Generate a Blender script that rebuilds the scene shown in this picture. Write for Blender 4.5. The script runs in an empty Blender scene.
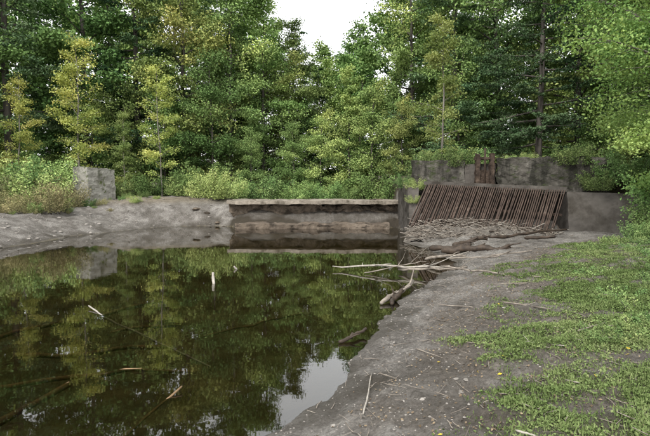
import bpy, math, numpy as np
from mathutils import Vector
D = bpy.data
scene = bpy.context.scene
COL = scene.collection

# ------------------------------------------------------------ noise helpers
def _hash(ix, iy, seed):
    h = (ix.astype(np.int64)*374761393 + iy.astype(np.int64)*668265263 + seed*1442695041) & 0xffffffff
    h = ((h ^ (h >> 13))*1274126177) & 0xffffffff
    return ((h ^ (h >> 16)) & 0xffff)/65535.0
def vnoise(x, y, seed=0):
    x = np.asarray(x, float); y = np.asarray(y, float)
    ix = np.floor(x); iy = np.floor(y); fx = x-ix; fy = y-iy
    fx = fx*fx*(3-2*fx); fy = fy*fy*(3-2*fy)
    a = _hash(ix, iy, seed); b = _hash(ix+1, iy, seed); c = _hash(ix, iy+1, seed); d = _hash(ix+1, iy+1, seed)
    return (a*(1-fx)+b*fx)*(1-fy)+(c*(1-fx)+d*fx)*fy - 0.5
def fbm(x, y, seed=0, o=4):
    s = 0; a = 1.0; f = 1.0
    for i in range(o):
        s = s + a*vnoise(x*f+i*17.3, y*f-i*9.1, seed+i); a *= .5; f *= 2.03
    return s
def sstep(a, b, x):
    t = np.clip((x-a)/(b-a), 0, 1); return t*t*(3-2*t)

# ------------------------------------------------------------ mesh builder (quads)
class MB:
    def __init__(s): s.v = []; s.f = []; s.m = []; s.c = []; s.n = 0; s.hc = False
    def add(s, v, f, mat=0, col=None):
        v = np.asarray(v, float).reshape(-1, 3); f = np.asarray(f, int).reshape(-1, 4)
        s.v.append(v); s.f.append(f+s.n); s.m.append(np.full(len(f), mat)); s.n += len(v)
        if col is not None: s.hc = True
        s.c.append(np.ones((len(f), 3))*.1 if col is None else col)
    def mesh(s, name, mats, smooth=(0,)):
        v = np.concatenate(s.v); f = np.concatenate(s.f); m = np.concatenate(s.m)
        me = D.meshes.new(name)
        me.vertices.add(len(v)); me.vertices.foreach_set('co', v.ravel().astype(np.float32))
        me.loops.add(len(f)*4); me.loops.foreach_set('vertex_index', f.ravel().astype(np.int32))
        me.polygons.add(len(f)); me.polygons.foreach_set('loop_start', (np.arange(len(f))*4).astype(np.int32))
        me.polygons.foreach_set('loop_total', np.full(len(f), 4, np.int32))
        me.polygons.foreach_set('material_index', m.astype(np.int32))
        me.polygons.foreach_set('use_smooth', np.isin(m, smooth))
        for x in mats: me.materials.append(x)
        me.update(calc_edges=True)
        if s.hc:
            a = me.attributes.new('leafcol', 'FLOAT_COLOR', 'FACE'); c = np.concatenate(s.c)
            a.data.foreach_set('color', np.concatenate([c, np.ones((len(c), 1))], 1).ravel().astype(np.float32))
        return me
    def obj(s, name, mats, smooth=(0,), parent=None):
        o = D.objects.new(name, s.mesh(name, mats, smooth)); COL.objects.link(o)
        if parent: o.parent = parent
        return o
def empty(name, loc=(0, 0, 0)):
    e = D.objects.new(name, None); e.location = loc; COL.objects.link(e); return e

def tube(B, pts, rad, k=6, mat=0):
    pts = np.asarray(pts, float); n = len(pts); rad = np.broadcast_to(np.asarray(rad, float), (n,))
    tg = np.gradient(pts, axis=0); tg /= np.linalg.norm(tg, axis=1)[:, None]+1e-9
    up = np.array([0, 0, 1.]) if abs(tg[0][2]) < .9 else np.array([1., 0, 0])
    a = np.cross(tg, up); a /= np.linalg.norm(a, axis=1)[:, None]+1e-9
    b = np.cross(tg, a)
    th = np.arange(k)/k*2*math.pi
    V = pts[:, None, :]+rad[:, None, None]*(np.cos(th)[None, :, None]*a[:, None, :]+np.sin(th)[None, :, None]*b[:, None, :])
    i = np.arange(n-1)[:, None]*k; j = np.arange(k)[None, :]; j2 = (j+1) % k
    F = np.stack([i+j, i+j2, i+k+j2, i+k+j], -1).reshape(-1, 4)
    V = V.reshape(-1, 3); c0 = len(V)
    V = np.concatenate([V, pts[:1], pts[-1:]])
    caps = []
    for q in range(0, k, 2):
        caps.append([c0, (q+2) % k, (q+1) % k, q]); e = (n-1)*k
        caps.append([c0+1, e+q, e+(q+1) % k, e+(q+2) % k])
    if k % 2 == 0: F = np.concatenate([F, caps])
    B.add(V, F, mat)

PAL = {
 'mid': [(.05, .105, .022), (.105, .185, .042), (.18, .27, .062)],
 'lite': [(.09, .165, .032), (.19, .28, .06), (.33, .4, .09)],
 'dark': [(.025, .062, .026), (.053, .11, .043), (.105, .175, .068)],
 'pine': [(.038, .078, .034), (.072, .13, .055), (.13, .195, .085)],
 'yel': [(.16, .23, .04), (.3, .36, .07), (.45, .44, .1)],
 'near': [(.045, .1, .018), (.105, .19, .038), (.21, .29, .06)],
 'weed': [(.05, .105, .025), (.11, .185, .045), (.21, .28, .08)],
 'bush': [(.1, .17, .035), (.2, .285, .065), (.33, .39, .11)],
 'dry': [(.11, .12, .045), (.23, .22, .08), (.42, .36, .16)],
 'grass': [(.06, .088, .028), (.118, .165, .058), (.215, .25, .11)],
 'litter': [(.06, .045, .03), (.16, .12, .08), (.3, .24, .16)],
 'yleaf': [(.5, .36, .05), (.6, .45, .06), (.6, .3, .06)],
}
def pal(name, t):
    p = np.array(PAL[name]); t = np.clip(t, 0, 1)[:, None]
    if name not in ('grass', 'litter', 'yleaf'):
        lum = p @ np.array([.3, .6, .1]); p = (p*.82+lum[:, None]*.18)*1.48
    return np.where(t < .5, p[0]*(1-2*t)+p[1]*2*t, p[1]*(2-2*t)+p[2]*(2*t-1))
def leaves(B, C, size, rng, mat=1, asp=.6, up=1.0, jit=.7, col='mid', tone=None):
    n = len(C)
    N = rng.normal(0, jit, (n, 3)); N[:, 2] += up; N /= np.linalg.norm(N, axis=1)[:, None]+1e-9
    t = rng.normal(0, 1, (n, 3)); t -= (t*N).sum(1)[:, None]*N; t /= np.linalg.norm(t, axis=1)[:, None]+1e-9
    b = np.cross(N, t)
    s = (size*rng.uniform(.6, 1.25, n))[:, None]
    V = np.stack([C-t*s*.5, C+b*s*asp*.5-t*s*.05, C+t*s*.5-N*s*.12, C-b*s*asp*.5-t*s*.05], 1).reshape(-1, 3)
    if tone is None: tone = rng.rand(n)
    c = pal(col, tone*.65+rng.rand(n)*.35)
    B.add(V, np.arange(n*4).reshape(-1, 4), mat, c)

# ------------------------------------------------------------ materials
def newmat(name):
    m = D.materials.new(name); m.use_nodes = True; nt = m.node_tree
    return m, nt, nt.nodes['Principled BSDF'], nt.nodes['Material Output']
def ramp(nt, fac, cols):
    r = nt.nodes.new('ShaderNodeValToRGB'); e = r.color_ramp.elements
    while len(e) < len(cols): e.new(.5)
    for i, (p, c) in enumerate(cols):
        e[i].position = p; e[i].color = (*c, 1)
    nt.links.new(fac, r.inputs[0]); return r.outputs[0]
def noise(nt, scale, detail=6, rough=.6, coord='Object', stretch=None):
    tc = nt.nodes.new('ShaderNodeTexCoord'); n = nt.nodes.new('ShaderNodeTexNoise')
    n.inputs['Scale'].default_value = scale; n.inputs['Detail'].default_value = min(detail, 6); n.inputs['Roughness'].default_value = rough
    src = tc.outputs[coord]
    if stretch:
        mp = nt.nodes.new('ShaderNodeMapping'); mp.inputs['Scale'].default_value = stretch
        nt.links.new(src, mp.inputs[0]); src = mp.outputs[0]
    nt.links.new(src, n.inputs['Vector']); return n.outputs['Fac']
def mixc(nt, fac, a, b, mode='MIX'):
    m = nt.nodes.new('ShaderNodeMix'); m.data_type = 'RGBA'; m.blend_type = mode
    for s, v in ((m.inputs[0], fac), (m.inputs[6], a), (m.inputs[7], b)):
        if isinstance(v, (float, int)): s.default_value = v
        elif isinstance(v, tuple): s.default_value = (*v, 1)
        else: nt.links.new(v, s)
    return m.outputs[2]
def bump(nt, bsdf, h, strength, dist):
    b = nt.nodes.new('ShaderNodeBump'); b.inputs['Strength'].default_value = strength; b.inputs['Distance'].default_value = dist
    nt.links.new(h, b.inputs['Height']); nt.links.new(b.outputs[0], bsdf.inputs['Normal'])
def surf(name, cols, scale, rough=.9, bs=.6, bd=.02, bscale=None, over=None, stretch=None, over2=None):
    m, nt, p, o = newmat(name)
    c = ramp(nt, noise(nt, scale, stretch=stretch), cols)
    for ov in (over, over2):
        if ov:
            (osc, olo, ohi, oc, ost) = ov
            f = ramp(nt, noise(nt, osc, 5, .65, stretch=ost), [(olo, (0, 0, 0)), (ohi, (1, 1, 1))])
            c = mixc(nt, f, c, oc)
    nt.links.new(c, p.inputs['Base Color']); p.inputs['Roughness'].default_value = rough
    p.inputs['Specular IOR Level'].default_value = .25
    bump(nt, p, noise(nt, bscale or scale*4, 6, .65, stretch=stretch), bs, bd)
    return m
def leafmat(name, trans=.35, hue=(.475, .515), val=(.68, 1.22)):
    m = D.materials.new(name); m.use_nodes = True; nt = m.node_tree; nt.nodes.clear()
    o = nt.nodes.new('ShaderNodeOutputMaterial')
    a = nt.nodes.new('ShaderNodeAttribute'); a.attribute_name = 'leafcol'
    oi = nt.nodes.new('ShaderNodeObjectInfo')
    hv = nt.nodes.new('ShaderNodeHueSaturation'); nt.links.new(a.outputs['Color'], hv.inputs['Color'])
    hr = nt.nodes.new('ShaderNodeMapRange'); hr.inputs[3].default_value = hue[0]; hr.inputs[4].default_value = hue[1]
    nt.links.new(oi.outputs['Random'], hr.inputs[0]); nt.links.new(hr.outputs[0], hv.inputs['Hue'])
    ma = nt.nodes.new('ShaderNodeMath'); ma.operation = 'MULTIPLY'; ma.inputs[1].default_value = 7.31; nt.links.new(oi.outputs['Random'], ma.inputs[0])
    mf = nt.nodes.new('ShaderNodeMath'); mf.operation = 'FRACT'; nt.links.new(ma.outputs[0], mf.inputs[0])
    vr = nt.nodes.new('ShaderNodeMapRange'); vr.inputs[3].default_value = val[0]; vr.inputs[4].default_value = val[1]
    nt.links.new(mf.outputs[0], vr.inputs[0]); nt.links.new(vr.outputs[0], hv.inputs['Value'])
    df = nt.nodes.new('ShaderNodeBsdfDiffuse'); nt.links.new(hv.outputs[0], df.inputs[0])
    if trans <= 0:
        nt.links.new(df.outputs[0], o.inputs[0]); return m
    tr = nt.nodes.new('ShaderNodeBsdfTranslucent'); nt.links.new(mixc(nt, 1., hv.outputs[0], (1.25, 1.2, .7), 'MULTIPLY'), tr.inputs[0])
    mx = nt.nodes.new('ShaderNodeMixShader'); mx.inputs[0].default_value = trans
    nt.links.new(df.outputs[0], mx.inputs[1]); nt.links.new(tr.outputs[0], mx.inputs[2]); nt.links.new(mx.outputs[0], o.inputs[0])
    return m

M_bark = surf('bark', [(.3, (.04, .035, .03)), (.7, (.14, .125, .11))], 9, stretch=(1, 1, .15))
M_barkL = surf('bark_pale', [(.3, (.1, .09, .08)), (.7, (.27, .25, .22))], 9, stretch=(1, 1, .2))
M_drift = surf('driftwood', [(.3, (.11, .092, .075)), (.7, (.3, .265, .225))], 7, bd=.01)
M_driftL = surf('driftwood_bleached', [(.3, (.2, .18, .155)), (.7, (.4, .37, .325))], 9, bd=.006)
M_driftD = surf('wet_wood', [(.3, (.018, .013, .01)), (.7, (.075, .055, .04))], 6, rough=.6, bd=.01)
M_sunk = surf('sunken_wood', [(.3, (.1, .065, .036)), (.7, (.26, .175, .095))], 6, bd=.01)
M_conc = surf('weathered_concrete', [(.25, (.04, .037, .032)), (.5, (.088, .081, .07)), (.75, (.2, .186, .165))], 2.2, bs=1, bd=.05, bscale=8,
              over=(1.8, .45, .6, (.026, .025, .02), (1, 1, .22)), over2=(2.6, .53, .66, (.042, .052, .022), (1, 1, 2)))
M_concD = surf('dark_concrete', [(.25, (.05, .045, .04)), (.6, (.1, .09, .08)), (.8, (.145, .133, .118))], 1.2, bs=.7, bd=.03, bscale=9,
               over=(.9, .46, .64, (.035, .03, .024), (1, 1, .2)))
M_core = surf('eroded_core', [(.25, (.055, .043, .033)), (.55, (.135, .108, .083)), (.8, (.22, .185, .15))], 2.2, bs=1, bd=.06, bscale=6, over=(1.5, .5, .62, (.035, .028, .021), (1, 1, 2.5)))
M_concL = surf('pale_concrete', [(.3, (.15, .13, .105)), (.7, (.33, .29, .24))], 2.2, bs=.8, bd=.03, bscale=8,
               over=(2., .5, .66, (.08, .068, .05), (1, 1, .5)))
M_stone = surf('granite_block', [(.25, (.19, .18, .155)), (.55, (.31, .3, .27)), (.8, (.44, .43, .39))], 1.6, bs=.8, bd=.04, bscale=7,
               over=(1.8, .5, .64, (.1, .1, .075), (1, 1, .35)), over2=(3, .56, .66, (.09, .11, .04), None))
M_peb = surf('pebble', [(.3, (.11, .1, .088)), (.7, (.34, .315, .285))], 2.5, bd=.004)
M_rust = surf('rusty_iron', [(.3, (.022, .016, .013)), (.55, (.055, .038, .028)), (.75, (.13, .095, .072))], 4, rough=.85, bd=.015)
M_rack = surf('rack_bars', [(.3, (.03, .021, .017)), (.6, (.072, .05, .039)), (.8, (.15, .117, .096))], 3, rough=.85, bd=.008, stretch=(1, 1, .4))
L = leafmat('foliage', .25); LD = leafmat('far_foliage', 0); LC = leafmat('needles', 0, (.485, .51), (.75, 1.2)); LG = leafmat('grass_blades', 0, (.5, .5), (1, 1)); LL = leafmat('fallen_leaf', 0, (.5, .5), (1, 1))

# ------------------------------------------------------------ terrain
POND = np.array([(-.3, 4.45), (.02, 5.0), (.3, 5.87), (.5, 6.7), (.9, 7.5), (1.15, 8.5), (1.4, 9.3), (2.0, 10.3), (2.5, 11.5), (3.3, 12.8),
    (3.75, 14.2), (3.6, 15.5), (3.7, 17.2), (3.3, 19.2), (3.8, 21.5), (4.15, 24.0), (3.9, 26.6), (0, 26.7), (-4.6, 26.7), (-6.3, 28.0), (-9, 27.3),
    (-10.3, 25.0), (-11.3, 22.), (-11.7, 18.), (-13, 12), (-15, 5), (-15, 0), (-8, .6), (-3.2, 1.7), (-1.4, 3.1)])
def pond_d(x, y):
    x = np.asarray(x, float).ravel(); y = np.asarray(y, float).ravel()
    best = np.full(len(x), 1e9); ins = np.zeros(len(x), bool); n = len(POND)
    for i in range(n):
        x0, y0 = POND[i]; x1, y1 = POND[(i+1) % n]; dx, dy = x1-x0, y1-y0
        t = np.clip(((x-x0)*dx+(y-y0)*dy)/(dx*dx+dy*dy), 0, 1)
        best = np.minimum(best, np.hypot(x-x0-t*dx, y-y0-t*dy))
        if y1 != y0:
            c = ((y0 > y) != (y1 > y)) & (x < (x1-x0)*(y-y0)/(y1-y0)+x0); ins ^= c
    return np.where(ins, -best, best)
def shore_d(x, y):
    x = np.asarray(x, float).ravel(); y = np.asarray(y, float).ravel()
    return pond_d(x, y)+fbm(x*.9, y*.9, 5, 3)*.28+fbm(x*4, y*4, 8, 3)*.11
GX = [0, 3.6, 5.4, 7.5, 11, 13.5, 15, 17]; GV = [.75, 1.2, 1.8, 2.7, 4.4, 6.2, 8.0, 12.0]
def grass_mask(x, y):
    e = (x-np.interp(y, GX, GV))+fbm(x*1.1, y*1.1, 31, 4)*1.5
    return sstep(-.45, 1.2, e)*(1-sstep(15.5, 17.5, y-(x-9)*.25))
def height(x, y):
    x = np.asarray(x, float).ravel(); y = np.asarray(y, float).ravel()
    d = shore_d(x, y)
    near = .85
    far = 1.62+.25*fbm(x*.2, y*.2, 3, 2)
    wfar = sstep(14, 22, y-.5*x)*(1-sstep(2.5, 4.6, x))
    wfar = np.clip(wfar+(1-sstep(-14, -10, x)), 0, 1)
    P = near*(1-wfar)+far*wfar
    spill = sstep(-5.9, -5., x)*(1-sstep(4.3, 4.6, x))*sstep(24, 26, y)
    P = P*(1-spill)+1.1*spill
    K = 2.6*(1-wfar)+3.6*wfar; K = K*(1-spill)+.8*spill
    bank = sstep(26, 28.5, y)*sstep(-14, -11, x)*(1-sstep(-5.4, -4.8, x)); K = K*(1-bank)+1.0*bank
    z = P*(1-np.exp(-np.maximum(d, 0)/K))
    flat = sstep(3.0, 4.0, x)*sstep(13, 16, y)*(1-sstep(20, 22, y))
    z = z*(1-.35*flat)
    s = y-(24.15-.405*(x-4.2))
    z = z+(2.9-z)*sstep(.15, .7, s)*sstep(4.35, 4.8, x)
    z = z+(sstep(12.2, 16, x)*sstep(8, 19, y)*.9)*(1-sstep(.15, .7, s))
    lump = np.abs(fbm(x*3.1, y*3.1, 61, 3))
    rough = fbm(x*1.3, y*1.3, 11, 4)*.09+fbm(x*6, y*6, 12, 5)*.055-lump*.05
    z = z+np.where(d > 0, rough*np.clip(d*2.5, 0.15, 1), 0)
    big = sstep(45, 90, np.hypot(x, y-20))
    z = z+big*(3.0+fbm(x*.03, y*.03, 2, 2)*4)
    zi = -.62*(1-np.exp(np.minimum(d, 0)/1.6))-.005+rough*.6*np.clip(-d, 0, 1)
    return np.where(d > 0, z, zi)
def H1(x, y): return float(height([x], [y])[0])

def axis(segs):
    out = []
    for a, b, s in segs: out += list(np.arange(a, b, s))
    return np.array(out)
g = [20.]
while g[-1] < 900: g.append(g[-1]*1.14+.3)
g = np.array(g)
xs = np.concatenate([-g[::-1], axis([(-19.8, -1.2, .18), (-1.2, 6, .033), (6, 19.8, .15)]), g])
gy = [45.]
while gy[-1] < 950: gy.append(gy[-1]*1.1+.3)
gn = [-2.]
while gn[-1] > -400: gn.append(gn[-1]*1.25-.3)
ys = np.concatenate([np.array(gn)[::-1], axis([(-1.8, 2.5, .2), (2.5, 10, .033), (10, 19, .08), (19, 31, .12), (31, 44.9, .4)]), np.array(gy)])
X, Y = np.meshgrid(xs, ys); nx, ny = len(xs), len(ys)
Z = height(X, Y)
B = MB(); i = np.arange(ny-1)[:, None]*nx; j = np.arange(nx-1)[None, :]
B.add(np.stack([X.ravel(), Y.ravel(), Z], 1), np.stack([i+j, i+j+1, i+nx+j+1, i+nx+j], -1))
M_ground, nt, p, o = newmat('ground_mud_and_grass')
def attr(n):
    a = nt.nodes.new('ShaderNodeAttribute'); a.attribute_name = n; return a.outputs['Fac']
mud = ramp(nt, noise(nt, 1.5, 6, .72), [(.33, (.11, .1, .088)), (.45, (.185, .17, .153)), (.54, (.25, .234, .214)), (.66, (.34, .322, .297))])
fine = ramp(nt, noise(nt, 22, 6, .82), [(.33, (.34, .32, .3)), (.5, (.98, .98, .98)), (.66, (1.55, 1.54, 1.52))])
mud = mixc(nt, 1., mud, fine, 'MULTIPLY')
lit = ramp(nt, noise(nt, 16, 6, .8), [(.34, (.04, .032, .024)), (.5, (.13, .108, .085)), (.64, (.28, .24, .195))])
mud = mixc(nt, attr('litter'), mud, lit)
sand = ramp(nt, noise(nt, 4, 6, .7), [(.3, (.12, .1, .07)), (.6, (.27, .23, .17)), (.8, (.36, .32, .25))])
mud = mixc(nt, attr('sand'), mud, sand)
soil = ramp(nt, noise(nt, 7, 6, .7), [(.3, (.035, .03, .02)), (.55, (.085, .075, .045)), (.75, (.14, .12, .075))])
turf = ramp(nt, noise(nt, 9, 6, .75), [(.3, (.05, .047, .025)), (.5, (.095, .1, .047)), (.7, (.17, .16, .09))])
c = mixc(nt, attr('grass'), mud, turf)
c = mixc(nt, attr('forest'), c, soil)
c = mixc(nt, attr('wet'), c, (.06, .05, .037))
c = mixc(nt, attr('bed'), c, ramp(nt, noise(nt, 1.3, 6, .65), [(.3, (.11, .092, .042)), (.7, (.28, .23, .115))]))
nt.links.new(c, p.inputs['Base Color'])
rr = nt.nodes.new('ShaderNodeMapRange'); rr.inputs[3].default_value = .92; rr.inputs[4].default_value = .45
nt.links.new(attr('wet'), rr.inputs[0]); nt.links.new(rr.outputs[0], p.inputs['Roughness']); p.inputs['Specular IOR Level'].default_value = .3
bump(nt, p, noise(nt, 14, 6, .85), 1, .09)
ground = B.obj('ground', [M_ground])
d = shore_d(X, Y); xr, yr = X.ravel(), Y.ravel()
def setattr_(n, v):
    a = ground.data.attributes.new(n, 'FLOAT', 'POINT'); a.data.foreach_set('value', v.astype(np.float32))
gm = grass_mask(xr, yr)
def cover(x, y): return np.clip(.5+fbm(x*1.9, y*1.9, 44, 5)*2.0+.14*(x-np.interp(y, GX, GV)), .05, 1)
setattr_('grass', np.clip(gm*cover(xr, yr), 0, 1)*.8)
def litmask(x, y):
    e = x-np.interp(y, GX, GV)+.8
    return sstep(-.5, .6, e+fbm(x*1.5, y*1.5, 71, 4)*.9)*np.clip(.7+fbm(x*2.5, y*2.5, 72, 3), 0, 1)
setattr_('litter', litmask(xr, yr)*(xr > -1)*.75)
setattr_('sand', sstep(1.1, 1.5, Z)*sstep(25, 27, yr)*(1-sstep(30.3, 31.2, yr+fbm(xr, yr, 9, 3)))*sstep(-14.5, -13, xr)*(1-sstep(-5.2, -4.8, xr))*.9)
fo = np.clip(sstep(5.0, 8., d+fbm(xr*.8, yr*.8, 21, 3)*3)*(xr < -3)*(1-sstep(25, 27, yr)*(xr > -13.5))+(yr > 31)+(xr > 4.6)*(yr > 24.5-.405*(xr-4.2))+sstep(10, 12.5, xr)*sstep(5, 9, yr)*.8+(yr > 33)+(np.hypot(xr, yr-15) > 28), 0, 1)
setattr_('forest', fo)
damp = np.clip((1-sstep(0, .6, d+fbm(xr*1.6, yr*1.6, 51, 4)*.6))*.68+sstep(.15, .4, fbm(xr*.8, yr*.8, 55, 4))*.3*(d < 2.2), 0, 1)
setattr_('wet', damp*(d > -.02)+.5*(xr > -5.3)*(xr < 4.3)*(yr > 26)*(yr < 30))
setattr_('bed', 1-sstep(-.12, 0.0, d))

# ------------------------------------------------------------ water
M_w = D.materials.new('pond_water'); M_w.use_nodes = True; nt = M_w.node_tree; nt.nodes.clear()
out = nt.nodes.new('ShaderNodeOutputMaterial'); mx = nt.nodes.new('ShaderNodeMixShader')
tr = nt.nodes.new('ShaderNodeBsdfTransparent'); tr.inputs[0].default_value = (.6, .57, .43, 1)
gl = nt.nodes.new('ShaderNodeBsdfGlossy'); gl.inputs['Roughness'].default_value = .018; gl.inputs[0].default_value = (1, 1, 1, 1)
fr = nt.nodes.new('ShaderNodeFresnel'); fr.inputs[0].default_value = 1.68
bp = nt.nodes.new('ShaderNodeBump'); bp.inputs['Strength'].default_value = .1; bp.inputs['Distance'].default_value = .01
nt.links.new(noise(nt, 1.6, 3, .5, stretch=(1, 1.6, 1)), bp.inputs['Height'])
nt.links.new(bp.outputs[0], gl.inputs['Normal']); nt.links.new(bp.outputs[0], fr.inputs['Normal'])
nt.links.new(fr.outputs[0], mx.inputs[0]); nt.links.new(tr.outputs[0], mx.inputs[1]); nt.links.new(gl.outputs[0], mx.inputs[2]); nt.links.new(mx.outputs[0], out.inputs[0])
B = MB(); B.add([(-17, -1, 0), (5.2, -1, 0), (5.2, 28.9, 0), (-17, 28.9, 0)], [[0, 1, 2, 3]]); B.obj('pond_water', [M_w])

# ------------------------------------------------------------ rough solids
def hexa(B, c8, seg, amp, rng, mat=0, freq=1.5):
    c = np.array(c8, float); na, nb, nc = seg
    def P(u, v, w):
        u = u[..., None]; v = v[..., None]; w = w[..., None]
        b = (c[0]*(1-u)+c[1]*u)*(1-v)+(c[3]*(1-u)+c[2]*u)*v
        t = (c[4]*(1-u)+c[5]*u)*(1-v)+(c[7]*(1-u)+c[6]*u)*v
        return b*(1-w)+t*w
    sd = rng.randint(1000)
    def face(nu, nv, fn, flip):
        U, V = np.meshgrid(np.linspace(0, 1, nu+1), np.linspace(0, 1, nv+1)); Q = P(*fn(U, V)).reshape(-1, 3)
        q = Q*freq
        dd = np.stack([fbm(q[:, 1]+q[:, 2]*1.7, q[:, 2]-q[:, 0]*.8, sd, 4), fbm(q[:, 0]+q[:, 2]*1.3, q[:, 2]*1.1-q[:, 1], sd+9, 4), fbm(q[:, 0]*1.2, q[:, 1]*1.3+q[:, 2], sd+5, 4)], 1)
        Q = Q+dd*amp*2
        i = np.arange(nv)[:, None]*(nu+1); j = np.arange(nu)[None, :]
        F = np.stack([i+j, i+j+1, i+nu+1+j+1, i+nu+1+j], -1).reshape(-1, 4)
        B.add(Q, F[:, ::-1] if flip else F, mat)
    o1 = lambda U: np.ones_like(U); z0 = lambda U: np.zeros_like(U)
    face(na, nc, lambda U, V: (U, z0(U), V), False); face(na, nc, lambda U, V: (U, o1(U), V), True)
    face(nb, nc, lambda U, V: (z0(U), U, V), True); face(nb, nc, lambda U, V: (o1(U), U, V), False)
    face(na, nb, lambda U, V: (U, V, o1(U)), False); face(na, nb, lambda U, V: (U, V, z0(U)), True)
def box8(p0, p1, depth, z0, z1, batter=0.):
    p0 = np.array(p0, float); p1 = np.array(p1, float); t = (p1-p0)/np.linalg.norm(p1-p0); n = np.array([-t[1], t[0]])
    zs0 = z0 if hasattr(z0, '__len__') else (z0, z0); zs1 = z1 if hasattr(z1, '__len__') else (z1, z1)
    a = p0-n*batter; b = p1-n*batter
    return [(*a, zs0[0]), (*b, zs0[1]), (*(p1+n*depth), zs0[1]), (*(p0+n*depth), zs0[0]),
            (*p0, zs1[0]), (*p1, zs1[1]), (*(p1+n*depth), zs1[1]), (*(p0+n*depth), zs1[0])]
r = np.random.RandomState(3)
sp = empty('concrete_spillway')
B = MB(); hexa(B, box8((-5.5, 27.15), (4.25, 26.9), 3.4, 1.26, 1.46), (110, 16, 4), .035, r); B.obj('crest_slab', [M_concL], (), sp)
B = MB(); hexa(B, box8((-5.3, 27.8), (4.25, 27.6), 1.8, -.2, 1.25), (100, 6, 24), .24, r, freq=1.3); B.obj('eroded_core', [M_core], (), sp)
B = MB(); hexa(B, box8((-4.8, 25.9), (3.4, 25.75), 1.1, -.3, .26), (80, 8, 4), .08, r); B.obj('apron_ledge', [M_core], (), sp)
dw = empty('dam_wall')
B = MB(); hexa(B, box8((4.25, 24.1), (6.6, 23.15), .8, 1.9, 3.5), (40, 8, 24), .05, r); B.obj('left_block', [M_conc], (), dw)
B = MB(); hexa(B, box8((6.62, 23.2), (7.9, 22.7), .7, 1.9, 3.3), (14, 8, 12), .03, r); B.obj('gate_recess', [M_concD], (), dw)
B = MB(); hexa(B, box8((7.92, 22.6), (12.2, 20.9), .9, 1.9, (3.55, 3.5)), (90, 10, 30), .06, r, freq=2.2); B.obj('right_parapet', [M_conc], (), dw)
B = MB(); hexa(B, box8((4.3, 24.2), (12.2, 21.), .8, -.3, 1.97), (50, 6, 12), .03, r); B.obj('lower_wall', [M_concD], (), dw)
B = MB(); hexa(B, [(3.95, 22.2, -.3), (4.45, 22.0, -.3), (4.6, 27.2, -.3), (4.1, 27.3, -.3), (3.95, 23.4, 2.2), (4.45, 23.2, 2.2), (4.6, 27.2, 2.4), (4.1, 27.3, 2.4)], (5, 40, 24), .04, r); B.obj('side_wall', [M_concD], (), dw)
B = MB(); hexa(B, [(9.2, 18.3, 0), (12.9, 17.3, .3), (13.6, 20.2, .3), (10., 21.6, 0), (9.95, 20.05, 2.02), (13.1, 18.9, 1.9), (13.6, 20.2, 1.9), (10.3, 21.6, 2.02)], (40, 12, 24), .025, r); B.obj('sloping_wing', [M_concD], (), dw)
# trash rack
tr_ = empty('trash_rack')
A0 = np.array((4.75, 22.9, 2.33)); A1 = np.array((9.9, 20.05, 2.05)); C0 = np.array((3.75, 20.75, .55)); C1 = np.array((8.75, 18.25, .3))
B = MB(); nbar = 66
for k in range(nbar):
    f = (k+.5)/nbar; a = A0*(1-f)+A1*f; b = C0*(1-f)+C1*f
    b = b+r.normal(0, .025, 3)+(C0-C1)/7*.22; a = a+r.normal(0, .01, 3)
    ax = (A1-A0)/np.linalg.norm(A1-A0); dn = (b-a)/np.linalg.norm(b-a); nn = np.cross(ax, dn)
    w = .02*r.uniform(.8, 1.2); t = .045
    mid = a+(b-a)*.5+nn*r.normal(0, .015)
    V = []
    for pnt in (a, mid, b):
        for sx, sy in ((-1, -1), (1, -1), (1, 1), (-1, 1)): V.append(pnt+ax*w*sx+nn*t*sy)
    F = []
    for s in (0, 4):
        for e in range(4): F.append([s+e, s+(e+1) % 4, s+4+(e+1) % 4, s+4+e])
    F += [[3, 2, 1, 0], [8, 9, 10, 11]]
    B.add(V, F)
B.obj('bars', [M_rack], (), tr_)
def beam(name, a, b, w, h, mat, parent, seg=12, amp=.012):
    a = np.array(a, float); b = np.array(b, float)
    t = b[:2]-a[:2]; t /= np.linalg.norm(t); n = np.array([-t[1], t[0]])*w/2
    c = [(*(a[:2]-n), a[2]-h/2), (*(b[:2]-n), b[2]-h/2), (*(b[:2]+n), b[2]-h/2), (*(a[:2]+n), a[2]-h/2),
         (*(a[:2]-n), a[2]+h/2), (*(b[:2]-n), b[2]+h/2), (*(b[:2]+n), b[2]+h/2), (*(a[:2]+n), a[2]+h/2)]
    B = MB(); hexa(B, c, (seg, 2, 2), amp, r, freq=3); return B.obj(name, [mat], (), parent)
beam('top_beam', A0+(-.05, .12, .08), A1+(.1, .12, .08), .22, .16, M_concD, tr_, 40)
beam('mid_rail', (A0+C0)/2+(.06, .12, -.06), (A1+C1)/2+(.06, .12, -.06), .08, .1, M_rack, tr_, 30)
B = MB(); hexa(B, [(4.7, 23.1, 2.1), (9.95, 20.2, 1.9), (10.4, 21.5, 1.9), (5., 23.75, 2.1), (4.7, 23.1, 2.26), (9.95, 20.2, 2.0), (10.4, 21.5, 2.0), (5., 23.75, 2.26)], (30, 6, 2), .02, r); B.obj('deck', [M_conc], (), tr_)
gh = empty('gate_hoist')
B = MB()
for x in (7.08, 7.66):
    yy = 22.78-(x-7.02)*.4
    hexa(B, [(x-.09, yy-.12, 2.2), (x+.09, yy-.17, 2.2), (x+.09, yy+.1, 2.2), (x-.09, yy+.14, 2.2), (x-.08, yy-.12, 3.78), (x+.08, yy-.17, 3.72), (x+.08, yy+.1, 3.72), (x-.08, yy+.14, 3.78)], (3, 3, 20), .03, r, freq=4)
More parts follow.
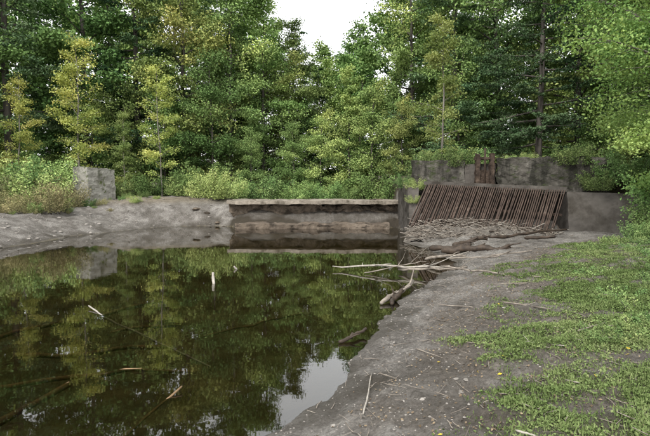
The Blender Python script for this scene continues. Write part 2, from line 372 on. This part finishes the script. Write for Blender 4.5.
hexa(B, [(6.95, 22.74, 3.48), (7.78, 22.4, 3.48), (7.78, 22.62, 3.48), (6.95, 22.96, 3.48), (6.95, 22.74, 3.6), (7.78, 22.4, 3.58), (7.78, 22.62, 3.58), (6.95, 22.96, 3.6)], (12, 3, 2), .02, r, freq=4)
B.obj('frame', [M_rust], (), gh)
B = MB(); tube(B, [(7.38, 22.6, 2.2), (7.38, 22.6, 3.2), (7.38, 22.6, 4.0)], .05, 8); B.obj('screw_stem', [M_rust], (0,), gh)
B = MB(); hexa(B, [(7.17, 22.72, 2.2), (7.6, 22.55, 2.2), (7.65, 22.68, 2.2), (7.22, 22.85, 2.2), (7.17, 22.72, 3.0), (7.6, 22.55, 2.97), (7.65, 22.68, 2.97), (7.22, 22.85, 3.0)], (6, 2, 14), .025, r, freq=4); B.obj('gate_leaf', [M_rust], (), gh)
# stone pier, left
B = MB()
hexa(B, [(-15.6, 30.1, 1.2), (-14.3, 29.5, 1.2), (-13.4, 31.3, 1.2), (-15., 31.9, 1.2), (-15.5, 30.1, 3.45), (-14.35, 29.55, 3.42), (-13.45, 31.25, 3.34), (-14.95, 31.8, 3.4)], (24, 26, 30), .035, r, freq=2.2)
B.obj('stone_pier', [M_stone], ())

# ------------------------------------------------------------ rocks, pebbles
def rocks(name, pts, sizes, mat, rng):
    B = MB(); th = np.arange(6)/6*2*math.pi
    for (x, y, z), s in zip(pts, sizes):
        sc = rng.uniform(.6, 1.2, 3)*s*(1, 1, .55); rot = rng.uniform(0, 6.28)
        V = []
        for zz, rr_ in ((-.6, .6), (0, 1), (.6, .7), (.85, .15)):
            for t in th: V.append(np.array((math.cos(t+rot)*rr_*sc[0]*rng.uniform(.8, 1.15), math.sin(t+rot)*rr_*sc[1]*rng.uniform(.8, 1.15), zz*sc[2]))+(x, y, z))
        F = [[a*6+b, a*6+(b+1) % 6, a*6+6+(b+1) % 6, a*6+6+b] for a in range(3) for b in range(6)]+[[18, 19, 20, 21], [18, 21, 22, 23]]
        B.add(V, F)
    return B.obj(name, [mat], ())
n = 13000; px = r.uniform(-.6, 9, n); py = 2.6+15*r.rand(n)**1.5; dd = shore_d(px, py); gmm = grass_mask(px, py)
ok = (dd > .03) & (r.rand(n) > gmm*.85) & (vnoise(px*1.3, py*1.3, 77)+r.rand(n)*.4 > -.05); px, py = px[ok], py[ok]; pz = height(px, py)
sz = .006+.012*r.rand(len(px))**3+(r.rand(len(px)) > .985)*.018
rocks('gravel', np.stack([px, py, pz], 1), sz*(.7+py*.05), M_peb, r)
n = 1300; px = r.uniform(-17, -5, n); py = r.uniform(16, 30, n); dd = shore_d(px, py); ok = (dd > .1) & (dd < 6); px, py = px[ok], py[ok]
rocks('shore_stones', np.stack([px, py, height(px, py)], 1), .025+.09*r.rand(len(px))**3, M_peb, r)
px = np.array([-5.7, -6.2, -5.5, -6.9, -7.6]); py = np.array([27.3, 28.1, 26.9, 28.5, 28.7])
rocks('boulders', np.stack([px, py, height(px, py)-.02], 1), [.3, .28, .2, .2, .28], M_core, r)

# ------------------------------------------------------------ driftwood
def stick_pts(a, b, n, wob, rng):
    a = np.array(a, float); b = np.array(b, float); t = np.linspace(0, 1, n)[:, None]; L = np.linalg.norm(b-a)
    w = np.cumsum(rng.normal(0, wob*L/n, (n, 3)), 0); w = w-(w[0]*(1-t)+w[-1]*t); return a*(1-t)+b*t+w
def branch(name, a, b, ra, rb, mat, rng, forks=3, wob=.12, k=8, flen=.3):
    B = MB(); P = stick_pts(a, b, 12, wob, rng); rad = np.linspace(ra, rb, 12)*rng.uniform(.85, 1.15, 12); rad[0] *= .6
    tube(B, P, rad, k); L = np.linalg.norm(P[-1]-P[0]); dr = (P[-1]-P[0])/L
    for f in range(forks):
        q = rng.randint(3, 11); side = rng.normal(0, 1, 3); side[2] = abs(side[2])*.5; side /= np.linalg.norm(side)
        e = P[q]+(dr*.7+side*.7)*L*flen*rng.uniform(.4, 1)
        tube(B, stick_pts(P[q], e, 6, wob, rng), np.linspace(rad[q]*.55, rad[q]*.2, 6), 6)
    return B.obj(name, [mat], (0,))
r = np.random.RandomState(21)
branch('fallen_branch', (.2, 12.9, .1), (3.1, 12.0, .24), .018, .03, M_driftL, r, 5, .07)
branch('fallen_branch', (1.0, 12.3, .03), (2.6, 12.4, .3), .016, .01, M_drift, r, 3, .1, flen=.4)
branch('fallen_branch', (1.9, 12.5, .08), (3.3, 11.2, .36), .035, .02, M_drift, r, 2, .15)
branch('driftwood_log', (1.05, 9.0, .04), (1.85, 10.15, .24), .05, .035, M_drift, r, 3, .15, flen=.4)
branch('driftwood_log', (1.25, 9.0, .02), (1.6, 9.8, .14), .045, .04, M_driftD, r, 4, .2, flen=.5)
branch('wet_log', (3.7, 15.4, .2), (5.7, 14.9, .4), .12, .08, M_driftD, r, 7, .2)
branch('wet_log', (3.5, 16.2, .15), (4.6, 15.3, .38), .1, .06, M_driftD, r, 6, .25)
branch('wet_log', (4.2, 15.9, .3), (5.4, 16.1, .5), .1, .06, M_driftD, r, 6, .25)
branch('wet_log', (5.6, 16.6, .5), (8.6, 17.3, .7), .06, .035, M_driftD, r, 5, .12)
branch('wet_log', (6.7, 16.3, .5), (7.6, 16.0, .58), .06, .045, M_driftD, r, 3, .15)
branch('wet_log', (2.9, 14.0, .12), (3.9, 13.4, .3), .05, .03, M_drift, r, 3, .2)
branch('wet_log', (.2, 6.75, .03), (.62, 7.15, .1), .03, .02, M_driftD, r, 4, .2)
branch('exposed_root', (2.7, 11.3, .36), (4.1, 9.2, .5), .025, .012, M_drift, r, 4, .1)
branch('exposed_root', (3.2, 12.6, .36), (4.4, 12.2, .48), .025, .015, M_drift, r, 3, .1)
def gstick(name, x0, y0, x1, y1, ra, mat, forks=1, lift=.03):
    branch(name, (x0, y0, H1(x0, y0)+lift), (x1, y1, H1(x1, y1)+lift), ra, ra*.5, mat, r, forks, .05, 6)
gstick('stick', .33, 4.1, .52, 5.3, .009, M_driftL, 0, .02)
gstick('stick', 2.7, 7.4, 3.1, 6.6, .016, M_drift, 2)
gstick('stick', 2.25, 4.2, 2.02, 4.45, .009, M_driftL, 0, .02)
gstick('stick', 1.35, 3.35, 1.5, 3.2, .01, M_driftL, 0, .02)
gstick('stick', 2.5, 5.0, 2.2, 5.25, .009, M_driftL, 1)
gstick('stick', 2.9, 5.5, 3.4, 5.8, .012, M_drift, 2)
gstick('stick', 1.1, 5.8, 1.3, 5.3, .008, M_drift, 1)
gstick('stick', .6, 5.2, .75, 5.0, .007, M_drift, 0)
gstick('stick', 3.6, 8.6, 3.1, 8.9, .014, M_drift, 2)
gstick('stick', 1.9, 8.0, 2.3, 7.5, .012, M_drift, 2)
gstick('stick', 4.6, 13.4, 5.6, 13.1, .03, M_drift, 2)
branch('snag', (-2.45, 10.7, -.3), (-2.62, 11.3, .2), .035, .03, M_driftL, r, 0, .05)
branch('snag', (-2.2, 13.1, -.2), (-2.45, 13.0, .08), .03, .025, M_driftL, r, 0, .05)
branch('sunken_branch', (-4.3, 8.75, .05), (-3.85, 8.3, -.01), .014, .014, M_driftL, r, 0, .03)
branch('sunken_branch', (-3.85, 8.3, -.02), (-1.45, 6.0, -.05), .016, .012, M_driftL, r, 0, .02)
branch('sunken_branch', (-2.0, 4.2, -.22), (-1.55, 5.15, .05), .02, .01, M_sunk, r, 0, .05)
branch('sunken_branch', (-4.3, 6.6, -.12), (-2.2, 6.9, -.08), .04, .03, M_sunk, r, 0, .1)
branch('sunken_branch', (-3.3, 4.6, -.15), (-2.9, 5.4, -.03), .04, .03, M_sunk, r, 0, .05)
branch('sunken_branch', (-3.9, 5.6, -.15), (-1.6, 5.9, -.08), .03, .02, M_sunk, r, 0, .12)
branch('sunken_branch', (-5.5, 7.4, -.15), (-3.2, 9.9, -.1), .04, .03, M_sunk, r, 0, .1)
branch('sunken_branch', (-1.9, 7.3, -.08), (-.4, 8.6, -.05), .02, .02, M_sunk, r, 0, .1)
branch('sunken_branch', (-3.4, 7.6, -.1), (-2.4, 7.9, -.04), .03, .02, M_sunk, r, 0, .1)
B = MB(); r = np.random.RandomState(5)
for k in range(1600):
    f = r.rand(); base = C0*(1-f)+C1*f; off = abs(r.normal(0, 1))*.85
    back = np.array((-.42, -.9, 0))
    c = base+back*(off-.55); c[2] = .2+.68*math.exp(-(off/.95)**2)*(.45+.55*math.sin(math.pi*min(1, f*.85+.2)))*r.uniform(.5, 1.05)
    an = r.uniform(0, math.pi) if r.rand() < .6 else r.normal(-.45, .5); L_ = r.uniform(.15, .9)*(1 if r.rand() < .92 else 1.8); dz = r.normal(0, .22)*L_
    dr = np.array((math.cos(an)*L_/2, math.sin(an)*L_/2, dz/2))
    tube(B, stick_pts(c-dr, c+dr, 5, .16, r), np.linspace(1, .5, 5)*r.uniform(.006, .018)*(1 if r.rand() < .95 else 2), 4, r.choice([0, 1, 2], p=[.64, .16, .2]))
U, V = np.meshgrid(np.linspace(0, 1, 60), np.linspace(-1, 1, 24)); base = C0[None]*(1-U.reshape(-1, 1))+C1[None]*U.reshape(-1, 1)
Pm = base+np.array((-.42, -.9, 0))*(V.reshape(-1, 1)*1.4+.3); Pm[:, 2] = .05+.6*np.exp(-((V.ravel()+.25)/.55)**2)*np.sin(np.pi*np.clip(U.ravel()*.85+.12, 0, 1))+fbm(Pm[:, 0]*3, Pm[:, 1]*3, 3)*.25
i = np.arange(23)[:, None]*60; j = np.arange(59)[None]; B.add(Pm, np.stack([i+j, i+j+1, i+61+j, i+60+j], -1), 3)
B.obj('driftwood_pile', [M_drift, M_driftL, M_driftD, surf('debris_silt', [(.3, (.08, .07, .06)), (.7, (.21, .19, .165))], 9, bs=1, bd=.06)], (0, 1, 2))

# ------------------------------------------------------------ trees
def make_tree(name, H, r0, cb, R, kind, nleaf, ls, mats, col, seed, dens=1., spread=.26, trunk_lean=.012, lod=False, col2=None, p2=.1):
    g = np.random.RandomState(seed); B = MB()
    T = 12; t = np.linspace(0, 1, T)
    w = np.cumsum(g.normal(0, trunk_lean*H, (T, 2)), 0)*t[:, None]*.6
    tp = np.stack([w[:, 0], w[:, 1], t*H-.3*(t == 0)], 1); tr = r0*(1-t)**.85+.012; tr[0] *= 1.35
    tube(B, tp, tr, 8)
    con = kind == 'conifer'; nb = int(H*(3.4 if con else 2.1)*dens*(1-cb)+4); segs = []; az0 = g.uniform(0, 6)
    for i in range(nb):
        u = cb+(1-cb)*(i+g.rand())/nb; rel = (u-cb)/(1-cb); az = az0+i*2.4+g.normal(0, .35)
        base = np.array([np.interp(u, t, tp[:, 0]), np.interp(u, t, tp[:, 1]), u*H]); rb = np.interp(u, t, tr)
        if con: L_ = R*((1-rel)**.75)*g.uniform(.6, 1.15)+.25; el = math.radians(-8+32*rel+g.normal(0, 6)); bend = .12
        elif kind == 'slim': L_ = R*(.35+.65*math.sin(math.pi*min(1, rel*.75+.2)))*g.uniform(.6, 1.1); el = math.radians(25+35*rel+g.normal(0, 8)); bend = -.25
        else: L_ = R*(.25+.75*math.sin(math.pi*min(.95, rel*.68+.27)))*g.uniform(.45, 1.2); el = math.radians(18+52*rel**1.3+g.normal(0, 12)); bend = -.5
        n = 6; pts = [base]; dl = L_/(n-1); a = az; e = el
        for k in range(n-1):
            pts.append(pts[-1]+dl*np.array([math.cos(a)*math.cos(e), math.sin(a)*math.cos(e), math.sin(e)])); e += bend/(n-1)*(1+k*.3); a += g.normal(0, .09)
        pts = np.array(pts); tube(B, pts, np.linspace(min(rb*.5, .012+.012*L_*1.4), .006, n), 4)
        wgt = g.uniform(.25, 1.7); tone = g.rand(); yl = g.rand() < p2
        for k in range(2, n-1): segs.append((pts[k], pts[k+1], wgt*dl*.8, tone, yl))
        ns = int(3+L_*2.2)
        for s in range(ns):
            f = .22+.78*(s+g.rand())/ns; q = f*(n-1); k = min(int(q), n-2); p0 = pts[k]+(pts[k+1]-pts[k])*(q-k)
            sg = 1 if s % 2 else -1; aa = az+sg*g.uniform(.55, 1.15); Ls = (.5*L_*(1.12-f)+.22)*g.uniform(.7, 1.2); ee = el*.4+g.normal(0, .22 if con else .4)
            p1 = p0+Ls*np.array([math.cos(aa)*math.cos(ee), math.sin(aa)*math.cos(ee), math.sin(ee)-.12])
            if not lod: tube(B, [p0, (p0+p1)/2+(0, 0, .04*Ls), p1], [.009+.004*Ls, .007, .003], 3)
            segs.append((p0, p1, wgt*Ls*g.uniform(.4, 1.5), np.clip(tone+g.normal(0, .25), 0, 1), yl))
    S0 = np.array([s[0] for s in segs]); S1 = np.array([s[1] for s in segs]); W = np.array([s[2] for s in segs]); W /= W.sum()
    TN = np.array([s[3] for s in segs]); YL = np.array([s[4] for s in segs])
    idx = g.choice(len(segs), nleaf, p=W); u = g.rand(nleaf, 1)**.8
    C = S0[idx]*(1-u)+S1[idx]*u; sc = spread*(.6 if con else 1)
    C = C+g.normal(0, 1, (nleaf, 3))*np.array([sc, sc, sc*(.3 if con else .55)]); C[:, 2] -= sc*.15
    yl = YL[idx]&(col2 is not None)
    for m_, cc in ((~yl, col), (yl, col2)):
        if m_.any(): leaves(B, C[m_], ls, g, 1, .4 if con else .62, 1., .6 if con else 1.0, cc, TN[idx][m_])
    return B.mesh(name, mats, (0,))
def make_shrub(name, H, R, nl, ls, mats, col, seed, stems=26, grassy=False):
    g = np.random.RandomState(seed); B = MB(); C = []; TN = []
    for s in range(stems):
        a = g.uniform(0, 6.28); rr = R*math.sqrt(g.rand())*.5; b = np.array([math.cos(a)*rr, math.sin(a)*rr, -.1]); hh = H*g.uniform(.4, 1)
        tip = b+np.array([math.cos(a)*R*g.uniform(.1, .8), math.sin(a)*R*g.uniform(.1, .8), hh*(1-.25*rr/R)])
        P = stick_pts(b, tip, 6, .1, g); tube(B, P, np.linspace(.016, .004, 6), 4)
        m = nl//stems; u = g.uniform(.15, 1.02, m); q = np.stack([np.interp(u, np.linspace(0, 1, 6), P[:, k]) for k in range(3)], 1)
        sp = .13*R*(1.15-u*.6)[:, None]; C.append(q+g.normal(0, 1, (m, 3))*sp*(1, 1, .7)); TN.append(np.full(m, g.rand()))
    C = np.concatenate(C); TN = np.concatenate(TN); ok = C[:, 2] > .01; C = C[ok]; TN = TN[ok]
    leaves(B, C, ls, g, 1, .35 if grassy else .6, .7, .9, col, TN)
    return B.mesh(name, mats, (0,))
T = {}
b_ = [M_bark, LD]; bt = [M_bark, L]
T['m1'] = make_tree('maple_a', 20, .22, .08, 5.0, 'broad', 40000, .2, b_, 'mid', 1, spread=.34, col2='lite')
T['m2'] = make_tree('maple_b', 20, .2, .06, 4.3, 'broad', 38000, .2, b_, 'mid', 2, spread=.32, col2='lite')
T['m3'] = make_tree('maple_c', 20, .2, .06, 4.6, 'broad', 38000, .2, b_, 'lite', 3, spread=.32, col2='yel', p2=.15)
T['h1'] = make_tree('hemlock_a', 20, .24, .06, 4.6, 'conifer', 46000, .18, [M_bark, LC], 'dark', 4)
T['h2'] = make_tree('pine_b', 20, .24, .2, 4.4, 'conifer', 38000, .18, [M_bark, LC], 'pine', 5, spread=.36)
T['d1'] = make_tree('far_maple_a', 20, .22, .05, 5.2, 'broad', 15000, .34, b_, 'mid', 21, spread=.4, lod=True, dens=.8)
T['d2'] = make_tree('far_maple_b', 20, .2, .05, 4.8, 'broad', 14000, .34, b_, 'lite', 22, spread=.4, lod=True, dens=.8)
T['d3'] = make_tree('far_hemlock', 20, .24, .05, 4.4, 'conifer', 16000, .32, [M_bark, LC], 'dark', 23, lod=True, dens=.7)
T['u1'] = make_tree('understory_a', 9, .08, .05, 3.0, 'broad', 14000, .15, b_, 'lite', 6, spread=.28, col2='yel', p2=.12)
T['u2'] = make_tree('understory_b', 9, .08, .04, 2.9, 'broad', 14000, .15, b_, 'mid', 7, spread=.28, col2='lite')
T['y1'] = make_tree('young_yellow', 10, .06, .15, 1.9, 'slim', 6500, .14, [M_barkL, L], 'yel', 8, spread=.2)
T['y2'] = make_tree('young_birch', 8, .06, .1, 1.5, 'slim', 8500, .12, [M_barkL, L], 'bush', 9, spread=.17, dens=1.2)
T['n1'] = make_tree('near_maple', 13, .17, .1, 5.2, 'broad', 70000, .1, bt, 'near', 10, dens=1.3, col2='lite', p2=.2)
T['s1'] = make_shrub('shrub_a', 2.0, 1.5, 6500, .1, b_, 'weed', 11)
T['s2'] = make_shrub('shrub_b', 1.7, 1.5, 6500, .1, b_, 'dry', 12, grassy=True)
T['s3'] = make_shrub('shrub_c', 2.4, 1.7, 7500, .12, b_, 'mid', 13)
T['s4'] = make_shrub('shrub_d', 1.8, 1.5, 8000, .09, b_, 'bush', 15, 34)
T['s5'] = make_shrub('undergrowth', .6, .75, 2200, .065, b_, 'weed', 16, 22)
T['w1'] = make_shrub('weed_clump', .4, .4, 1300, .05, b_, 'weed', 14, 18)
g = np.random.RandomState(99)
def put(key, name, x, y, s=1., parent=None, z=None, rot=None, sz=None):
    o = D.objects.new(name, T[key]); COL.objects.link(o)
    o.location = (x, y, (H1(x, y) if z is None else z)-.05); o.rotation_euler = (0, 0, g.uniform(0, 6.28) if rot is None else rot)
    o.scale = (s, s, sz or s)
    if parent: o.parent = parent
    return o
for k, nme, x, y, s in [
    ('h2', 'pine_tree', -21.8, 34, 1.25), ('m1', 'maple_tree', -25, 31, 1.1), ('m2', 'maple_tree', -18., 37, 1.2), ('h1', 'hemlock_tree', -14.4, 38, 1.1),
    ('m3', 'maple_tree', -10.8, 38, 1.0), ('h2', 'pine_tree', -8.9, 42, .98), ('m2', 'maple_tree', -7.6, 39.5, .88), ('m3', 'maple_tree', -5.2, 41, .83),
    ('m1', 'maple_tree', -3.2, 44, .76), ('m2', 'maple_tree', 6.9, 38, .92), ('h1', 'hemlock_tree', 9.2, 35, 1.05), ('m1', 'maple_tree', 12.4, 35, 1.1),
    ('h1', 'hemlock_tree', 12.6, 29, .85), ('m3', 'maple_tree', 16.5, 32, 1.05), ('h2', 'pine_tree', 20, 30, 1.05), ('m1', 'maple_tree', 17, 25, .9), ('m3', 'maple_tree', 21, 24, 1.)]:
    put(k, nme, x, y, s)
for k, x, y, s in [('y1', -16.4, 32.6, 1.02), ('y1', -11.0, 33, .86), ('y1', -19.5, 31, .75), ('y2', -13.6, 33.2, .7)]:
    put(k, 'young_birch_tree', x, y, s)
put('y2', 'young_birch_tree', 6.0, 25.2, .96)
put('n1', 'near_maple_tree', 11.4, 14.2, 1.0); put('n1', 'near_maple_tree', 14., 18.6, 1.0, rot=2.); put('n1', 'near_maple_tree', 14., 10.2, 1.1, rot=4.)
und = empty('understory_trees')
for x in np.arange(-26, 24, 2.9):
    yy = 35+g.uniform(-1.2, 1.5)-(.25*max(0, x-6)); put(g.choice(['u1', 'u2', 'u2']), 'sapling', x+g.uniform(-.6, .6), yy, g.uniform(.5, 1.1), und)
fo_ = empty('forest_trees')
for yy, st, lo, hi in ((48, 5.2, .95, 1.3), (60, 7., 1.2, 1.5)):
    for x in np.arange(-yy*.85, yy*.8, st):
        xx = x+g.uniform(-1.3, 1.3); az = xx/yy; s = g.uniform(lo, hi)
        if -.25 < az < .14: s = min(s, (.265+(.68 if az < .03 else 1.)*abs(az-.03)+g.uniform(-.02, .02))*yy/20)
        put(g.choice(['d1', 'd1', 'd2', 'd2', 'd3']), 'forest_tree', xx, yy+g.uniform(-2, 2), s, fo_)
for x, y, s in ((1.6, 52, .72), (.4, 58, .84), (2.6, 63, .92), (-.4, 50, .66), (3.4, 50, .7), (4.2, 60, .9)): put('d1' if x > 1 else 'd2', 'forest_tree', x, y, s, fo_)
for x in np.arange(-38, 38, 3.4):
    put(g.choice(['d1', 'd2', 'd3']), 'forest_tree', x+g.uniform(-1, 1), 42+g.uniform(-1, 1.5), g.uniform(.4, .55), fo_)
for x, y in ((-28, 26), (-29, 20), (-30, 14), (-33, 30), (20, 17), (22, 11), (30, 27), (27, 32)):
    put(g.choice(['d1', 'd2']), 'forest_tree', x, y, g.uniform(.9, 1.1), fo_)
sh = empty('forest_edge_shrubs')
for x in np.arange(-26, 20, 2.0):
    put(g.choice(['s1', 's3', 's4']), 'shrub', x+g.uniform(-.5, .5), 33.2+g.uniform(-.8, .8)-(.3*max(0, x-5)), g.uniform(.6, 1.2), sh)
for x, y, s, k in [(-7.9, 30.9, .8, 's4'), (-6.9, 30.7, 1.15, 's4'), (-6., 31., .85, 's4')]: put(k, 'bush', x, y, s)
for x, y, s, k in [(-13.9, 24.5, .95, 's2'), (-15.5, 25.8, 1.25, 's4'), (-16.8, 24, 1.25, 's2'), (-14.6, 27, 1., 's2'), (-17.6, 27.6, 1.45, 's1'), (-18.6, 25.2, 1.5, 's1'), (-16.4, 22.6, .9, 's2'), (-15, 23.2, .6, 's2'), (-19.5, 29, 1.7, 's4'), (-18.5, 22, 1.3, 's1'), (-16.6, 28.5, 1.1, 's2'), (-17.6, 30., 1.6, 's4')]:
    put(k, 'bush', x, y, s)
for k in range(110):
    x = g.uniform(-17, -6); y = g.uniform(19, 31)
    if pond_d([x], [y])[0] > 2.6+g.uniform(-1, 1.2): put(g.choice(['s2', 's2', 's4', 's1']), 'weeds', x, y, g.uniform(.1, .36), sh)
for x, y, z, s in [(5.1, 24.6, 3.3, .5), (6.4, 23.6, 3.2, .6), (7.0, 24, 3.0, .7), (4.4, 23.6, 2.1, .38), (4.3, 25.5, 2.2, .45), (4.15, 22.9, 1.5, .25), (9.5, 22.6, 3.3, .35), (11, 21.6, 3.2, .6), (11.6, 20.7, 2.1, .5), (12.6, 20.6, 2.5, .8), (13.4, 18, 1.5, .6), (8.6, 23.1, 3.3, .3)]:
    put('s4' if s < .45 else 's1', 'wall_shrub', x, y, s, z=z)
for x, y, s in [(9.6, 14.8, .4), (10.5, 13.6, .6), (11.3, 15.8, .8), (12.3, 16.6, 1.1), (10.4, 15.3, .4)]:
    put(g.choice(['s3', 's1']), 'undergrowth', x, y, s)
for k in range(55):
    y = g.uniform(5, 15); x = y*g.uniform(.54, .74)+g.normal(0, .2)
    if x > np.interp(y, GX, GV)+1.3: put('s5', 'undergrowth', x, y, g.uniform(.15, .6)*(.45+y*.045))
for k in range(150):
    x = g.uniform(1.5, 9); y = g.uniform(3, 14)
    if grass_mask(np.array([x]), np.array([y]))[0] > .75 and x > 1.0+y*.38: put('w1', 'weed_clump', x, y, g.uniform(.15, .45))
# ------------------------------------------------------------ grass
def scatter_grass(name, nc, xr_, yr_, seed):
    g = np.random.RandomState(seed); x = g.uniform(*xr_, nc); y = g.uniform(*yr_, nc)
    m = grass_mask(x, y)*cover(x, y); ok = g.rand(nc) < m; x, y = x[ok], y[ok]; nb = 13
    X_ = np.repeat(x, nb)+g.normal(0, .05, len(x)*nb); Y_ = np.repeat(y, nb)+g.normal(0, .05, len(x)*nb); Z_ = height(X_, Y_); N = len(X_)
    B = MB(); Ln = g.uniform(.015, .055, N)*np.repeat(g.uniform(.5, 1.8, len(x)), nb); a = g.uniform(0, 6.28, N); lean = g.uniform(.2, .9, N)
    dirv = np.stack([np.cos(a)*lean, np.sin(a)*lean, np.ones(N)], 1); dirv /= np.linalg.norm(dirv, axis=1)[:, None]
    b = np.stack([-np.sin(a), np.cos(a), 0*a], 1)*.0035*(1+Y_[:, None]*.06); P0 = np.stack([X_, Y_, Z_-.005], 1); tip = P0+dirv*Ln[:, None]; mid = P0+dirv*Ln[:, None]*.5+np.array([0, 0, .006])
    tn = np.clip(np.repeat(g.rand(len(x))*.6+.2+fbm(x*.9, y*.9, 91, 3)*.9, nb), 0, 1)
    B.add(np.stack([P0, mid+b, tip-np.array([0, 0, .2])*Ln[:, None]*lean[:, None], mid-b], 1).reshape(-1, 3), np.arange(N*4).reshape(-1, 4), 0, pal('grass', tn*.6+g.rand(N)*.4))
    k = g.choice(N, int(N*.45), False); C = P0[k]+np.stack([g.normal(0, .02, len(k)), g.normal(0, .02, len(k)), g.uniform(.01, .04, len(k))], 1)
    leaves(B, C, .024*(1+Y_[k]*.05), g, 0, .7, 1, .6, 'grass', tn[k]); return B.obj(name, [LG], ())
scatter_grass('grass', 30000, (.8, 6.5), (2.2, 9), 1)
scatter_grass('grass', 13000, (3, 12.5), (9, 17), 2)
def litter(name, n, xr_, yr_, col, size, seed, cond):
    g = np.random.RandomState(seed); x = g.uniform(*xr_, n); y = yr_[0]+(yr_[1]-yr_[0])*g.rand(n)**1.4; d = shore_d(x, y); ok = cond(x, y, d, g); x, y = x[ok], y[ok]
    B = MB(); C = np.stack([x, y, height(x, y)+.014], 1); leaves(B, C, size, g, 0, .7, 1, .35, col); return B.obj(name, [LL], ())
litter('leaf_litter', 24000, (-.2, 9), (2.4, 17), 'litter', .028, 3, lambda x, y, d, g: (d > .3) & (g.rand(len(x)) < .1+.75*litmask(x, y)))
litter('leaf_litter', 40, (.8, 5), (2.6, 8), 'yleaf', .045, 4, lambda x, y, d, g: d > .6)
B = MB(); g2 = np.random.RandomState(8)
for k in range(1500):
    x = g2.uniform(-.2, 8); y = 2.6+13*g2.rand()**1.3
    if shore_d(np.array([x]), np.array([y]))[0] < .1: continue
    a = g2.uniform(0, 3.14); L_ = g2.uniform(.04, .25); z = H1(x, y)+.012
    tube(B, stick_pts((x-math.cos(a)*L_/2, y-math.sin(a)*L_/2, z), (x+math.cos(a)*L_/2, y+math.sin(a)*L_/2, z+.01), 4, .15, g2), g2.uniform(.0015, .005), 4)
B.obj('twigs', [M_drift], (0,))

# ------------------------------------------------------------ light, sky, camera
w = D.worlds.new('World'); scene.world = w; w.use_nodes = True; nt = w.node_tree; bg = nt.nodes['Background']
sky = nt.nodes.new('ShaderNodeTexSky'); sky.sky_type = 'NISHITA'; sky.sun_disc = False
SE, SR = math.radians(44), math.radians(206)
sky.sun_elevation = SE; sky.sun_rotation = SR; sky.air_density = 1.2; sky.dust_density = 3
m = nt.nodes.new('ShaderNodeMix'); m.data_type = 'RGBA'; m.inputs[0].default_value = .75; m.inputs[7].default_value = (17.5, 17.5, 17.3, 1)
nt.links.new(sky.outputs[0], m.inputs[6]); nt.links.new(m.outputs[2], bg.inputs[0]); bg.inputs[1].default_value = .15
sl = D.lights.new('sun', 'SUN'); sl.energy = 3.0; sl.angle = math.radians(10); sl.color = (1, .97, .92)
so = D.objects.new('sun', sl); COL.objects.link(so)
dv = Vector((math.sin(SR)*math.cos(SE), math.cos(SR)*math.cos(SE), math.sin(SE)))
so.rotation_euler = dv.to_track_quat('Z', 'Y').to_euler()
cam = D.cameras.new('camera'); co = D.objects.new('camera', cam); COL.objects.link(co); scene.camera = co
co.location = (0, 0, 2.2); co.rotation_euler = (math.radians(90-3.6), 0, 0); cam.lens = 27; cam.sensor_width = 36; cam.clip_end = 3000; cam.clip_start = .05
scene.view_settings.view_transform = 'Standard'; scene.view_settings.look = 'None'; scene.view_settings.exposure = 0
